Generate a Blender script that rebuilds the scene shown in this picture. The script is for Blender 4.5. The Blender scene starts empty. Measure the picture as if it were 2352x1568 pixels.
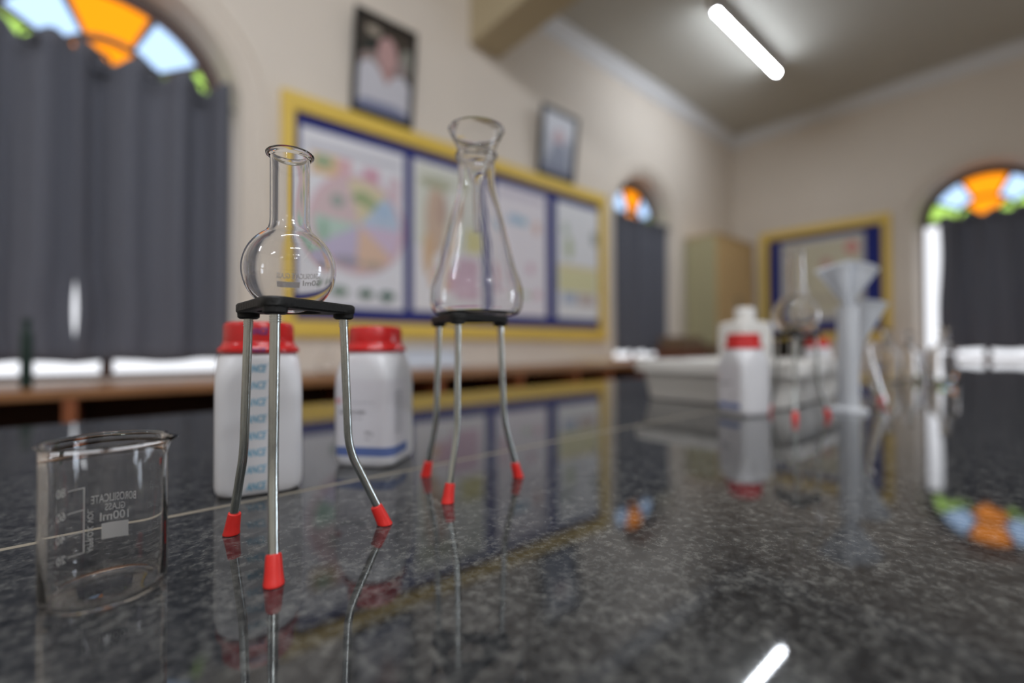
import bpy, math, random
from mathutils import Vector, Matrix
from math import sin, cos, pi, radians as rad, sqrt
random.seed(7)
S = bpy.context.scene
COL = S.collection

# ------------------------------------------------------------------ camera
# world frame: table top is z = 0, X runs along the left wall, Y points at it
CAMZ = 0.112
yaw, pitch, roll = rad(40.89), rad(0.67), rad(-0.20)
F = Vector((sin(yaw)*cos(pitch), cos(yaw)*cos(pitch), sin(pitch)))
R0 = F.cross(Vector((0, 0, 1))).normalized(); U0 = R0.cross(F)
RR = cos(roll)*R0 + sin(roll)*U0; UU = -sin(roll)*R0 + cos(roll)*U0
cd = bpy.data.cameras.new('camera'); cam = bpy.data.objects.new('camera', cd); COL.objects.link(cam)
M = Matrix.Identity(4)
for i in range(3):
    M[i][0] = RR[i]; M[i][1] = UU[i]; M[i][2] = -F[i]
M[0][3], M[1][3], M[2][3] = 0, 0, CAMZ
cam.matrix_world = M
cd.sensor_width = 36; cd.lens = 16.29; cd.clip_start = 0.005; cd.clip_end = 50
cd.dof.use_dof = True; cd.dof.focus_distance = 0.258; cd.dof.aperture_fstop = 1.9
S.camera = cam
# ------------------------------------------------------------------ world, exposure
w = bpy.data.worlds.new('world'); S.world = w; w.use_nodes = True
w.node_tree.nodes['Background'].inputs[0].default_value = (0.75, 0.85, 1, 1)
w.node_tree.nodes['Background'].inputs[1].default_value = 0.6
S.view_settings.view_transform = 'Standard'; S.view_settings.look = 'None'
S.view_settings.gamma = 1; S.view_settings.use_curve_mapping = False
S.view_settings.exposure = 0.38
S.cycles.use_denoising = True
S.cycles.max_bounces = 14; S.cycles.transmission_bounces = 14; S.cycles.glossy_bounces = 8
S.cycles.diffuse_bounces = 5; S.cycles.sample_clamp_indirect = 6
TUBE_L = 140.0          # radiance of the ceiling tubes
PANE = 1.0

# ------------------------------------------------------------------ materials
def srgb(r, g, b):
    f = lambda c: ((c/255+0.055)/1.055)**2.4 if c > 10 else c/255/12.92
    return (f(r), f(g), f(b), 1)
def mat(name, col, rough=0.5, metal=0.0, spec=0.5, noise=0.0, nscale=20.0, bump=0.0, trans=0.0, ior=1.5, coat=0.0, aniso=None, alpha=1):
    m = bpy.data.materials.new(name); m.use_nodes = True
    nt = m.node_tree; b = nt.nodes['Principled BSDF']
    b.inputs['Base Color'].default_value = col; b.inputs['Roughness'].default_value = rough
    b.inputs['Metallic'].default_value = metal; b.inputs['IOR'].default_value = ior
    b.inputs['Specular IOR Level'].default_value = spec
    b.inputs['Transmission Weight'].default_value = trans; b.inputs['Coat Weight'].default_value = coat
    b.inputs['Alpha'].default_value = alpha
    if noise or bump:
        tc = nt.nodes.new('ShaderNodeTexCoord'); mp = nt.nodes.new('ShaderNodeMapping')
        nt.links.new(tc.outputs['Object'], mp.inputs[0])
        if aniso: mp.inputs['Scale'].default_value = aniso
        n = nt.nodes.new('ShaderNodeTexNoise'); n.inputs['Scale'].default_value = nscale; n.inputs['Detail'].default_value = 5
        nt.links.new(mp.outputs[0], n.inputs['Vector'])
        if noise:
            mx = nt.nodes.new('ShaderNodeMix'); mx.data_type = 'RGBA'
            mx.inputs['A'].default_value = tuple(c*(1-noise) for c in col[:3])+(1,)
            mx.inputs['B'].default_value = tuple(min(1, c*(1+noise)) for c in col[:3])+(1,)
            nt.links.new(n.outputs['Fac'], mx.inputs['Factor']); nt.links.new(mx.outputs['Result'], b.inputs['Base Color'])
        if bump:
            bp = nt.nodes.new('ShaderNodeBump'); bp.inputs['Strength'].default_value = bump; bp.inputs['Distance'].default_value = 0.002
            nt.links.new(n.outputs['Fac'], bp.inputs['Height']); nt.links.new(bp.outputs[0], b.inputs['Normal'])
    return m
def emit(name, col, s):
    m = bpy.data.materials.new(name); m.use_nodes = True; nt = m.node_tree
    nt.nodes.remove(nt.nodes['Principled BSDF']); e = nt.nodes.new('ShaderNodeEmission')
    e.inputs[0].default_value = col; e.inputs[1].default_value = s
    nt.links.new(e.outputs[0], nt.nodes['Material Output'].inputs[0]); return m

WALL = mat('cream_wall_paint', srgb(224, 214, 202), 0.75, noise=0.04, nscale=3)
WALLR = WALL
CEIL = mat('grey_ceiling_paint', srgb(196, 194, 186), 0.8, noise=0.03, nscale=2)
CORN = mat('white_cornice_plaster', srgb(225, 226, 228), 0.6)
BEAM = mat('beige_beam_paint', srgb(196, 182, 150), 0.7)
FLOOR = mat('floor_tile', srgb(150, 140, 125), 0.4)
FRAMEW = mat('dark_brown_window_wood', srgb(66, 34, 18), 0.5, noise=0.2, nscale=30)
CURT = mat('charcoal_curtain_fabric', srgb(98, 100, 110), 0.9, noise=0.06, nscale=60)
YEL = mat('yellow_board_frame', srgb(232, 198, 88), 0.45)
NAVY = mat('navy_felt', srgb(34, 44, 120), 0.9, noise=0.08, nscale=200)
WOOD = mat('brown_counter_wood', srgb(150, 104, 66), 0.42, noise=0.25, nscale=8, aniso=(1, 8, 8))
WOODD = mat('dark_cupboard_wood', srgb(74, 46, 28), 0.6, noise=0.2, nscale=8)
DIV = mat('orange_brown_divider_wood', srgb(140, 78, 42), 0.6, noise=0.15, nscale=10)
CABF = mat('olive_tan_laminate', srgb(184, 178, 142), 0.55, noise=0.06, nscale=5)
CABS = mat('tan_laminate', srgb(198, 166, 116), 0.55, noise=0.08, nscale=5)
BLACKF = mat('black_picture_frame', srgb(22, 20, 20), 0.35)
BLACKP = mat('black_moulded_plastic', srgb(11, 11, 11), 0.6, noise=0.2, nscale=400, bump=0.25)
STEEL = mat('zinc_plated_steel', srgb(186, 192, 190), 0.22, metal=1.0, noise=0.12, nscale=300, bump=0.1, aniso=(1, 1, .2))
REDR = mat('red_rubber', srgb(214, 42, 36), 0.45)
REDC = mat('red_plastic_cap', srgb(196, 30, 32), 0.25)
HDPE = mat('white_bottle_plastic', srgb(222, 222, 226), 0.32, noise=0.02, nscale=40, bump=0.03)
PAPERL = mat('white_label_paper', srgb(218, 216, 222), 0.5)
INKB = mat('blue_cyan_ink', srgb(70, 160, 196), 0.5)
INKV = mat('violet_blue_ink', srgb(84, 62, 140), 0.5)
INKG = mat('grey_ink', srgb(105, 103, 108), 0.6)
INKL = mat('pale_grey_ink', srgb(172, 172, 178), 0.6)
INKK = mat('black_ink', srgb(40, 38, 40), 0.6)
BLUEB = mat('blue_label_band', srgb(92, 112, 168), 0.5)
REDI = mat('red_ink', srgb(214, 70, 78), 0.5)
FROST = mat('white_glass_print', srgb(244, 246, 248), 0.7)
def _tl():
    nt = FROST.node_tree; t = nt.nodes.new('ShaderNodeBsdfTranslucent'); t.inputs[0].default_value = srgb(225, 230, 232); x = nt.nodes.new('ShaderNodeMixShader')
    nt.links.new(nt.nodes['Principled BSDF'].outputs[0], x.inputs[1]); nt.links.new(t.outputs[0], x.inputs[2]); nt.links.new(x.outputs[0], nt.nodes['Material Output'].inputs[0]); x.inputs[0].default_value = .8
_tl()
TRAYP = mat('white_tray_plastic', srgb(226, 224, 220), 0.4)
TRANSL = mat('translucent_lab_plastic', srgb(238, 240, 243), 0.4)
def _t2():
    nt = TRANSL.node_tree; t = nt.nodes.new('ShaderNodeBsdfTranslucent'); t.inputs[0].default_value = srgb(236, 240, 246); x = nt.nodes.new('ShaderNodeMixShader'); x.inputs[0].default_value = .4
    nt.links.new(nt.nodes['Principled BSDF'].outputs[0], x.inputs[1]); nt.links.new(t.outputs[0], x.inputs[2]); nt.links.new(x.outputs[0], nt.nodes['Material Output'].inputs[0])
_t2()
YELP = mat('yellow_cover', srgb(228, 190, 70), 0.5)
ORP = mat('orange_cover', srgb(214, 120, 60), 0.5)
BROWNB = mat('reddish_brown_wood', srgb(122, 74, 54), 0.6, noise=0.2, nscale=15)
BROWN2 = mat('weathered_brown_wood', srgb(128, 106, 84), 0.6, noise=0.2, nscale=15)
GREENG = mat('dark_green_plastic', srgb(14, 44, 38), 0.5)
CHROME = mat('chrome', srgb(200, 200, 200), 0.15, metal=1)
GLASS = mat('clear_laboratory_glass', (1, 1, 1, 1), 0.0, trans=1.0, ior=1.47)
def granite():
    m = bpy.data.materials.new('polished_black_granite'); m.use_nodes = True; nt = m.node_tree; b = nt.nodes['Principled BSDF']
    tc = nt.nodes.new('ShaderNodeTexCoord')
    def noise(scale, det, rough=.6):
        n = nt.nodes.new('ShaderNodeTexNoise'); n.inputs['Scale'].default_value = scale; n.inputs['Detail'].default_value = det
        n.inputs['Roughness'].default_value = rough; nt.links.new(tc.outputs['Object'], n.inputs['Vector']); return n
    def ramp(src, pts):
        r = nt.nodes.new('ShaderNodeValToRGB'); e = r.color_ramp.elements
        e[0].position, e[0].color = pts[0][0], pts[0][1]; e[1].position, e[1].color = pts[-1][0], pts[-1][1]
        for p, c in pts[1:-1]:
            x = e.new(p); x.color = c
        nt.links.new(src, r.inputs[0]); return r
    a = ramp(noise(170, 9, .76).outputs['Fac'], [(.34, srgb(32, 33, 36)), (.46, srgb(52, 53, 55)), (.56, srgb(84, 84, 83)), (.68, srgb(118, 117, 114))])
    c = ramp(noise(60, 4).outputs['Fac'], [(.36, (0.42, 0.43, 0.46, 1)), (.62, (1, 1, .98, 1))])
    mx = nt.nodes.new('ShaderNodeMix'); mx.data_type = 'RGBA'; mx.blend_type = 'MULTIPLY'; mx.inputs['Factor'].default_value = 1
    nt.links.new(a.outputs[0], mx.inputs['A']); nt.links.new(c.outputs[0], mx.inputs['B'])
    nt.links.new(mx.outputs['Result'], b.inputs['Base Color'])
    b.inputs['Roughness'].default_value = 0.035; b.inputs['IOR'].default_value = 1.55; b.inputs['Specular IOR Level'].default_value = 0.5
    return m
GRAN = granite()
GROUT = mat('grey_joint_filler', srgb(140, 132, 118), 0.6)
PANES = {'orange': emit('orange_stained_glass', srgb(255, 150, 22), 1.2*PANE), 'blue': emit('pale_blue_stained_glass', srgb(178, 208, 246), 1.3*PANE),
         'green': emit('green_stained_glass', srgb(184, 228, 110), 1.1*PANE), 'white': emit('daylit_frosted_glass', srgb(236, 238, 244), 1.2*PANE), 'open': emit('open_daylight_glass', srgb(226, 236, 250), 12.0)}

# ------------------------------------------------------------------ mesh helpers
class MB:
    def __init__(s): s.v = []; s.f = []; s.m = []; s.cur = 0
    def add(s, vs, fs):
        o = len(s.v); s.v += [tuple(v) for v in vs]
        for f in fs: s.f.append([i+o for i in f]); s.m.append(s.cur)
    def box(s, x0, x1, y0, y1, z0, z1):
        s.add([(x, y, z) for x in (x0, x1) for y in (y0, y1) for z in (z0, z1)],
              [(0, 1, 3, 2), (4, 6, 7, 5), (0, 4, 5, 1), (2, 3, 7, 6), (0, 2, 6, 4), (1, 5, 7, 3)])
    def lathe(s, prof, n=48, c=(0, 0), closed=False):
        vs = []; fs = []; k = len(prof); idx = []
        for r, z in prof:
            if r < 1e-7:
                idx.append([len(vs)]*n); vs.append((c[0], c[1], z))
            else:
                idx.append(list(range(len(vs), len(vs)+n)))
                vs += [(c[0]+r*cos(2*pi*i/n), c[1]+r*sin(2*pi*i/n), z) for i in range(n)]
        for j in range(k if closed else k-1):
            a, b = idx[j], idx[(j+1) % k]
            for i in range(n):
                q = []
                for t in (a[i], a[(i+1) % n], b[(i+1) % n], b[i]):
                    if t not in q: q.append(t)
                if len(q) > 2: fs.append(q)
        s.add(vs, fs)
    def tube(s, pts, rs, n=16, caps=True):
        pts = [Vector(p) for p in pts]
        if not isinstance(rs, (list, tuple)): rs = [rs]*len(pts)
        vs = []; fs = []; up = None
        for j, p in enumerate(pts):
            d = (pts[min(j+1, len(pts)-1)]-pts[max(j-1, 0)]).normalized()
            if up is None: up = d.orthogonal().normalized()
            up = (up-d*up.dot(d)).normalized(); sd = d.cross(up)
            vs += [p+rs[j]*(cos(2*pi*i/n)*up+sin(2*pi*i/n)*sd) for i in range(n)]
        for j in range(len(pts)-1):
            for i in range(n): fs.append((j*n+i, j*n+(i+1) % n, (j+1)*n+(i+1) % n, (j+1)*n+i))
        if caps: fs.append(tuple(range(n-1, -1, -1))); fs.append(tuple(range((len(pts)-1)*n, len(pts)*n)))
        s.add(vs, fs)
    def loft(s, rings, caps=True):
        n = len(rings[0]); vs = [p for r in rings for p in r]; fs = []
        for j in range(len(rings)-1):
            for i in range(n): fs.append((j*n+i, j*n+(i+1) % n, (j+1)*n+(i+1) % n, (j+1)*n+i))
        if caps: fs.append(tuple(range(n-1, -1, -1))); fs.append(tuple(range((len(rings)-1)*n, len(rings)*n)))
        s.add(vs, fs)
    def build(s, name, mats, parent=None, smooth=None, loc=None, bevel=0, xf=None):
        me = bpy.data.meshes.new(name)
        vs = s.v if xf is None else [tuple(xf(*v)) for v in s.v]
        me.from_pydata(vs, [], s.f); mats = mats if isinstance(mats, (list, tuple)) else [mats]
        for m in mats: me.materials.append(m)
        if len(mats) > 1: me.polygons.foreach_set('material_index', s.m)
        me.validate()
        import bmesh
        bm = bmesh.new(); bm.from_mesh(me); bmesh.ops.recalc_face_normals(bm, faces=bm.faces); bm.to_mesh(me); bm.free()
        if smooth is not None:
            me.polygons.foreach_set('use_smooth', [True]*len(me.polygons)); me.set_sharp_from_angle(angle=rad(smooth))
        me.update()
        o = bpy.data.objects.new(name, me); COL.objects.link(o)
        if parent: o.parent = parent
        if loc: o.location = loc
        if bevel:
            b = o.modifiers.new('bevel', 'BEVEL'); b.width = bevel; b.segments = 2; b.limit_method = 'ANGLE'
        return o
def tag(o, label=None, cat=None, group=None, kind=None):
    if label: o['label'] = label
    if cat: o['category'] = cat
    if group: o['group'] = group
    if kind: o['kind'] = kind
    return o
def empty(name, loc=(0, 0, 0), rz=0, **k):
    o = bpy.data.objects.new(name, None); COL.objects.link(o); o.location = loc; o.rotation_euler = (0, 0, rz)
    o.empty_display_size = 0.02
    return tag(o, **k)
def box(name, m, parent, x0, x1, y0, y1, z0, z1, bevel=0):
    b = MB(); b.box(x0, x1, y0, y1, z0, z1); return b.build(name, m, parent, bevel=bevel)
def text_mesh(txt, x0, y0, w=None, h=None, shear=0.0, rot=0, bold=0):
    """flat lettering as (verts2d, faces) fitted in a box: x0,y0 lower-left, cap height h, width w"""
    cu = bpy.data.curves.new('t', 'FONT'); cu.body = txt; cu.size = 1; cu.shear = shear; cu.resolution_u = 3; cu.offset = bold
    ob = bpy.data.objects.new('t', cu); COL.objects.link(ob)
    dg = bpy.context.evaluated_depsgraph_get(); dg.update()
    me = ob.evaluated_get(dg).to_mesh()
    vs = [(v.co.x, v.co.y) for v in me.vertices]; fs = [tuple(p.vertices) for p in me.polygons]
    ob.evaluated_get(dg).to_mesh_clear(); bpy.data.objects.remove(ob); bpy.data.curves.remove(cu)
    ax, bx = min(v[0] for v in vs), max(v[0] for v in vs); ay, by = min(v[1] for v in vs), max(v[1] for v in vs)
    sy = h/(by-ay); sx = w/(bx-ax) if w else sy
    out = [((v[0]-ax)*sx, (v[1]-ay)*sy) for v in vs]
    if rot: out = [(-b, a) for a, b in out]
    return [(x0+a, y0+b) for a, b in out], fs

# ------------------------------------------------------------------ room shell
W1, W2, CZ, FZ = 2.378, 5.462, 2.51, -0.80
XB, YB = -4.6, -7.4            # walls behind the camera
OPR, SPR, SILL, INR = 0.455, 1.20, -0.012, 0.412
LW = lambda u, d, z: (u, W1+d, z)
RW = lambda u, d, z: (W2+d, u, z)
def arc_wall(name, T, u0, u1, cs):
    b = MB(); cur = u0; n = 32
    q = lambda a, c, z0, z1: b.add([T(a, 0, z0), T(c, 0, z0), T(c, 0, z1), T(a, 0, z1)], [(0, 1, 2, 3)])
    for c in cs:
        q(cur, c-OPR, FZ, CZ); q(c-OPR, c+OPR, FZ, SILL)
        pts = [(c-OPR*cos(pi*i/n), SPR+OPR*sin(pi*i/n)) for i in range(n+1)]
        for (a, za), (d, zd) in zip(pts, pts[1:]):
            b.add([T(a, 0, za), T(d, 0, zd), T(d, 0, CZ), T(a, 0, CZ)], [(0, 1, 2, 3)])
        path = [(c-OPR, SILL)]+pts+[(c+OPR, SILL)]
        for (a, za), (d, zd) in zip(path, path[1:]+path[:1]):
            k = INR/OPR; sq = lambda u, z: (c+(u-c)*k, SPR+(z-SPR)*k if z > SPR else z)
            (a2, za2), (d2, zd2) = sq(a, za), sq(d, zd)
            b.add([T(a, 0, za), T(d, 0, zd), T(d2, .12, zd2), T(a2, .12, za2), T(d2, .22, zd2), T(a2, .22, za2)], [(0, 1, 2, 3), (3, 2, 4, 5)])
        cur = c+OPR
    q(cur, u1, FZ, CZ)
    return tag(b.build(name, WALL), kind='structure')
CL, CS, CR = -0.012, 3.655, 0.327     # arched window centres along their walls
arc_wall('wall_left', LW, XB, W2, [CL, CS])
C4 = -2.7
arc_wall('wall_right', RW, YB, W1, [C4, CR])
tag(box('wall_back', WALL, None, XB-.1, XB, YB, W1, FZ, CZ), kind='structure')
tag(box('wall_front', WALL, None, XB, W2, YB-.1, YB, FZ, CZ), kind='structure')
tag(box('floor', FLOOR, None, XB, W2, YB, W1, FZ-.05, FZ), kind='structure')
tag(box('ceiling', CEIL, None, XB, W2, YB, W1, CZ, CZ+.1), kind='structure')
tag(box('trim_1', BEAM, None, 1.715, 1.945, YB+.02, W1-.002, 2.03, CZ-.002), label='beige ceiling beam crossing the room', kind='structure')
# cornices
def cornice(name, T, u0, u1):
    prof = [(0, 2.40), (-.012, 2.40), (-.02, 2.425), (-.045, 2.45), (-.06, 2.48), (-.085, 2.492), (-.085, CZ-.001), (0, CZ-.001)]
    b = MB(); b.loft([[T(u, d, z) for d, z in prof] for u in (u0, u1)]); return tag(b.build(name, CORN), kind='structure')
cornice('trim_2', LW, 1.945, W2-.001); cornice('trim_3', RW, YB, W1-.001); cornice('trim_4', LW, XB, 1.715)
# raised mouldings round the arches
def moulding(name, T, c):
    prof = [(.030, -.0005), (.034, -.012), (.055, -.016), (.062, -.006), (.088, -.006), (.094, -.018), (.118, -.014), (.124, -.0005)]
    b = MB(); rings = []
    for r, d in prof:
        R = OPR+r; rings.append([T(c-R, d, SILL)]+[T(c-R*cos(pi*i/40), d, SPR+R*sin(pi*i/40)) for i in range(41)]+[T(c+R, d, SILL)])
    for a, e in zip(rings, rings[1:]):
        o = len(b.v); n = len(a); b.add(a+e, [(i, i+1, n+i+1, n+i) for i in range(n-1)])
    return tag(b.build(name, WALL, smooth=40), kind='structure')
moulding('trim_5', LW, CL); moulding('trim_6', LW, CS); moulding('trim_7', RW, CR)

# ------------------------------------------------------------------ arched windows with stained fanlights
def window(name, T, c, label, white='white'):
    root = empty(name, kind='structure'); root['label'] = label
    D0, D1 = .125, .165
    def ring_sector(b, r0, r1, a0, a1, d0, d1, n=12):
        vs = []
        for d in (d0, d1):
            for r in (r0, r1):
                vs += [T(c+r*cos(a0+(a1-a0)*i/n), d, SPR+r*sin(a0+(a1-a0)*i/n)) for i in range(n+1)]
        m = n+1; fs = []
        for i in range(n):
            fs += [(i, i+1, m+i+1, m+i), (2*m+i, 2*m+i+1, 3*m+i+1, 3*m+i), (i, i+1, 2*m+i+1, 2*m+i), (m+i, m+i+1, 3*m+i+1, 3*m+i)]
        fs += [(0, m, 3*m, 2*m), (n, m+n, 3*m+n, 2*m+n)]
        b.add(vs, fs)
    def tb(b, u0, u1, d0, d1, z0, z1):
        b.add([T(u, d, z) for u in (u0, u1) for d in (d0, d1) for z in (z0, z1)],
              [(0, 1, 3, 2), (4, 6, 7, 5), (0, 4, 5, 1), (2, 3, 7, 6), (0, 2, 6, 4), (1, 5, 7, 3)])
    b = MB(); ring_sector(b, .356, INR-.0005, 0, pi, D0, D1, 40)
    tb(b, c-INR+.0005, c-.388, D0, D1, SILL, SPR); tb(b, c+.388, c+INR-.0005, D0, D1, SILL, SPR)
    tb(b, c-.385, c+.385, D0, D1, SILL, .012)
    b.build('window_frame', FRAMEW, root)
    b = MB(); tb(b, c-.385, c+.385, D0, D1, SPR-.02, SPR+.03); b.build('transom', FRAMEW, root)
    b = MB(); tb(b, c-.02, c+.02, D0, D1, .012, SPR-.02); b.build('mullion', FRAMEW, root)
    b = MB(); ring_sector(b, .165, .188, rad(4), rad(176), D0, D1-.005, 30); b.build('muntin', FRAMEW, root)
    for a in (30, 66, 114, 150):
        b = MB(); w_ = .010/.27; ring_sector(b, .186, .366, rad(a)-w_, rad(a)+w_, D0, D1-.005, 2); b.build('muntin', FRAMEW, root)
    for a in (40, 140):
        b = MB(); ring_sector(b, .03, .167, rad(a)-.09, rad(a)+.09, D0, D1-.005, 2); b.build('muntin', FRAMEW, root)
    g = D0+.02
    for (a0, a1, col) in ((5, 30, 'green'), (30, 66, 'blue'), (66, 114, 'orange'), (114, 150, 'blue'), (150, 175, 'green')):
        b = MB(); ring_sector(b, .187, .366, rad(a0), rad(a1), g, g+.004); b.build('pane', PANES[col], root)
    for (a0, a1, col) in ((5, 40, 'green'), (40, 140, 'orange'), (140, 175, 'green')):
        b = MB(); ring_sector(b, .02, .166, rad(a0), rad(a1), g, g+.004); b.build('pane', PANES[col], root)
    for s in (-1, 1):
        b = MB(); a, e = sorted((c+s*.02, c+s*.39)); tb(b, a, e, g, g+.004, .012, SPR-.02); b.build('pane', PANES[white], root)
    return root
window('window_1', LW, CL, 'large arched window with a coloured fanlight at the left')
window('window_2', LW, CS, 'arched window with a coloured fanlight near the far corner')
window('window_4', RW, C4, 'uncurtained daylit arched window further along the right wall', 'open')
window('window_3', RW, CR, 'arched window with a coloured fanlight on the right wall')

def curtain(T, u0, u1, z0, z1, label, d=.030, per=.105, amp=.026, e0=None, e1=None, ph=0.0, topw=.018):
    """hanging cloth with folds; e0/e1(z) move the two side edges"""
    nu = int((u1-u0)/per*14)+8; nz = 24; vs = []; fs = []
    for j in range(nz+1):
        t = j/nz
        for i in range(nu+1):
            s = i/nu
            a = u0+(e0(z0+(z1-z0)*t) if e0 else 0); b_ = u1+(e1(z0+(z1-z0)*t) if e1 else 0)
            u = a+(b_-a)*s; k = (u0+(u1-u0)*s)*2*pi/per+ph
            dd = d+amp*(sin(k+.35*sin(2.1*t+s*3))+.28*sin(2*k+1.1))*(.85+.15*t)*(.8+.3*sin(k*.31+ph))+.006*sin(k*.37+1.3)
            z = z0+(z1-z0)*t
            if j == nz: z += topw*cos(k)*.9
            if j == nz-1: z += topw*cos(k)*.4
            if j == 0: z += .006*sin(k*.5)
            vs.append(T(u+.008*cos(k)*min(1, 8*s, 8*(1-s)), dd+(.012 if e0 else 0)*(1-s), z))
    for j in range(nz):
        for i in range(nu):
            o = j*(nu+1)+i; fs.append((o, o+1, o+nu+2, o+nu+1))
    b = MB(); b.add(vs, fs); o = b.build('curtain', CURT, smooth=80)
    m = o.modifiers.new('thickness', 'SOLIDIFY'); m.thickness = .002
    # eyelet rings along the top hem
    n = int((u1-u0)/per)
    for q in range(n):
        uu = u0+(q+.5)*per
        if uu > u1-.03: break
        r = MB(); r.tube([T(uu+.022*cos(2*pi*i/20), d-.05, z1-.05+.022*sin(2*pi*i/20)) for i in range(21)], .005, 6, caps=False)
        r.build('eyelet', BLACKP, o)
    return tag(o, label, 'curtain', kind=None)
bumpL = lambda z: .013*max(0, 1-((z-.26)/.15)**2)
curtain(LW, CL-OPR+.018, -.098, .06, 1.272, 'charcoal curtain panel at far left, left of the narrow slit of daylight', e1=lambda z: -bumpL(z), ph=.6, per=.15, amp=.038, topw=.034)
curtain(LW, -.108, CL+OPR-.035, .058, 1.272, 'wide charcoal curtain panel of the large left window, right of the daylight slit', e0=lambda z: bumpL(z), ph=2.6, per=.155, amp=.038, topw=.034)
bumpS = lambda z: .03*max(0, 1-(z+.05)/.30)**1.5 if z < .25 else 0
curtain(LW, CS-OPR+.018, 3.710, .066, 1.28, 'left charcoal curtain panel of the window near the far corner', e1=lambda z: -bumpS(z), per=.09)
curtain(LW, 3.700, CS+OPR-.030, .05, 1.28, 'right charcoal curtain panel of the window near the far corner', e0=lambda z: bumpS(z), per=.09)
curtain(RW, -.105, .618, .075, 1.228, 'dark charcoal curtain over the arched window on the right wall', e1=lambda z: .012*sin(z*5)-.02*(z < .5)*(.5-z), per=.15, ph=1., amp=.03, topw=.02)
for T, c, lab in ((LW, CL, 'thin dark rod across the large left window'), (LW, CS, 'thin dark rod across the window near the far corner'), (RW, CR, 'thin dark rod across the right wall window')):
    b = MB(); b.tube([T(c-OPR+.02, .055, 1.195), T(c+OPR-.02, .055, 1.195)], .005, 10); tag(b.build('curtain_rod', BLACKF), lab, 'curtain rod')

# ------------------------------------------------------------------ ceiling tubes
TUBE = emit('fluorescent_tube_glow', (0.90, 0.94, 1.0, 1), TUBE_L)
TUBE2 = emit('older_tube_glow', (0.86, 0.92, 1.0, 1), TUBE_L*.80)
FIX = mat('white_enamel_fixture', srgb(225, 225, 225), 0.4)
def tube_light(x, y, label, rz=0, mt=None):
    t = empty('ceiling_light', (x, y, 2.43), rz, label=label, cat='tube light')
    A = [rad(-168+156*i/12) for i in range(13)]
    b = MB(); b.add([(x, .0145*cos(a), .0145*sin(a)) for x in (-.550, .550) for a in A], [(i, i+1, i+14, i+13) for i in range(12)]); b.build('diffuser', mt or TUBE, t, smooth=60)
    A = [rad(-12+204*i/14) for i in range(15)]
    b = MB(); b.loft([[(x, .0147*cos(a), .0147*sin(a)) for a in A] for x in (-.550, .550)]); b.build('heat_sink', FIX, t)
    b = MB(); b.box(-.565, .565, -.024, .024, .032, .079); b.build('housing', FIX, t, bevel=.004)
    for q in (-1, 1):
        b = MB(); b.box(q*.566-.014, q*.566+.014, -.017, .017, -.018, .044); b.build('end_cap', FIX, t, bevel=.003)
    return t
tube_light(3.695, 1.475, 'glowing white tube light on the ceiling, aimed at the far corner', mt=TUBE2)
TUBE3 = emit('bright_tube_glow', (0.92, 0.95, 1.0, 1), TUBE_L*2.3)
for x, y, lab in ((0.1, 0.45, 'directly above the granite bench'), (-3.0, 1.0, 'at the near end of the left wall'), (-3.0, -1.6, 'in the near corner behind the bench'), (0.1, -1.6, 'behind the bench, first row'), (0.1, -3.4, 'behind the bench, second row'), (0.1, -5.2, 'behind the bench, third row'), (-3.0, -4.3, 'far behind the bench by the back wall')):
    tube_light(x, y, 'white tube light '+lab, mt=TUBE3 if x == .1 and -4 < y < 0 else None)

# ------------------------------------------------------------------ notice boards and posters
def flat_print(parent, name, T, layers, d0):
    """printed sheet: layers of (kind, params, material), each a hair in front of the last"""
    b = MB(); mats = []
    for i, (kind, pr, m) in enumerate(layers):
        if m not in mats: mats.append(m)
        b.cur = mats.index(m); d = d0-.0012*(i > 0)-.00025*i
        if kind == 'r':
            u0, u1, z0, z1 = pr; pts = [(u0, z0), (u1, z0), (u1, z1), (u0, z1)]
        elif kind == 'e':
            cu, cz, ru, rz_ = pr; pts = [(cu+ru*cos(2*pi*k/28), cz+rz_*sin(2*pi*k/28)) for k in range(28)]
        elif kind == 's':
            cu, cz, r, a0, a1 = pr; pts = [(cu, cz)]+[(cu+r*cos(rad(a0+(a1-a0)*k/10)), cz+r*sin(rad(a0+(a1-a0)*k/10))) for k in range(11)]
        else: pts = pr
        b.add([T(u, d, z) for u, z in pts], [tuple(range(len(pts)))])
    if parent is None:
        u0, u1, z0, z1 = layers[0][1]; b.cur = mats.index(layers[0][2])
        vs = [T(u, d, z) for u in (u0, u1) for d in (d0, d0+.0012) for z in (z0, z1)]
        b.add(vs, [(2, 3, 7, 6), (0, 1, 3, 2), (4, 6, 7, 5), (0, 2, 6, 4), (1, 5, 7, 3)])
    return b.build(name, mats, parent)
_pm = {}
def P(r, g, b):
    k = (r, g, b)
    if k not in _pm: _pm[k] = mat('print_%d_%d_%d' % k, srgb(*[c+(f-c)*.36 for c, f in zip(k, (226, 224, 230))]) if min(k) > 60 else srgb(r, g, b), .45)
    return _pm[k]
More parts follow.
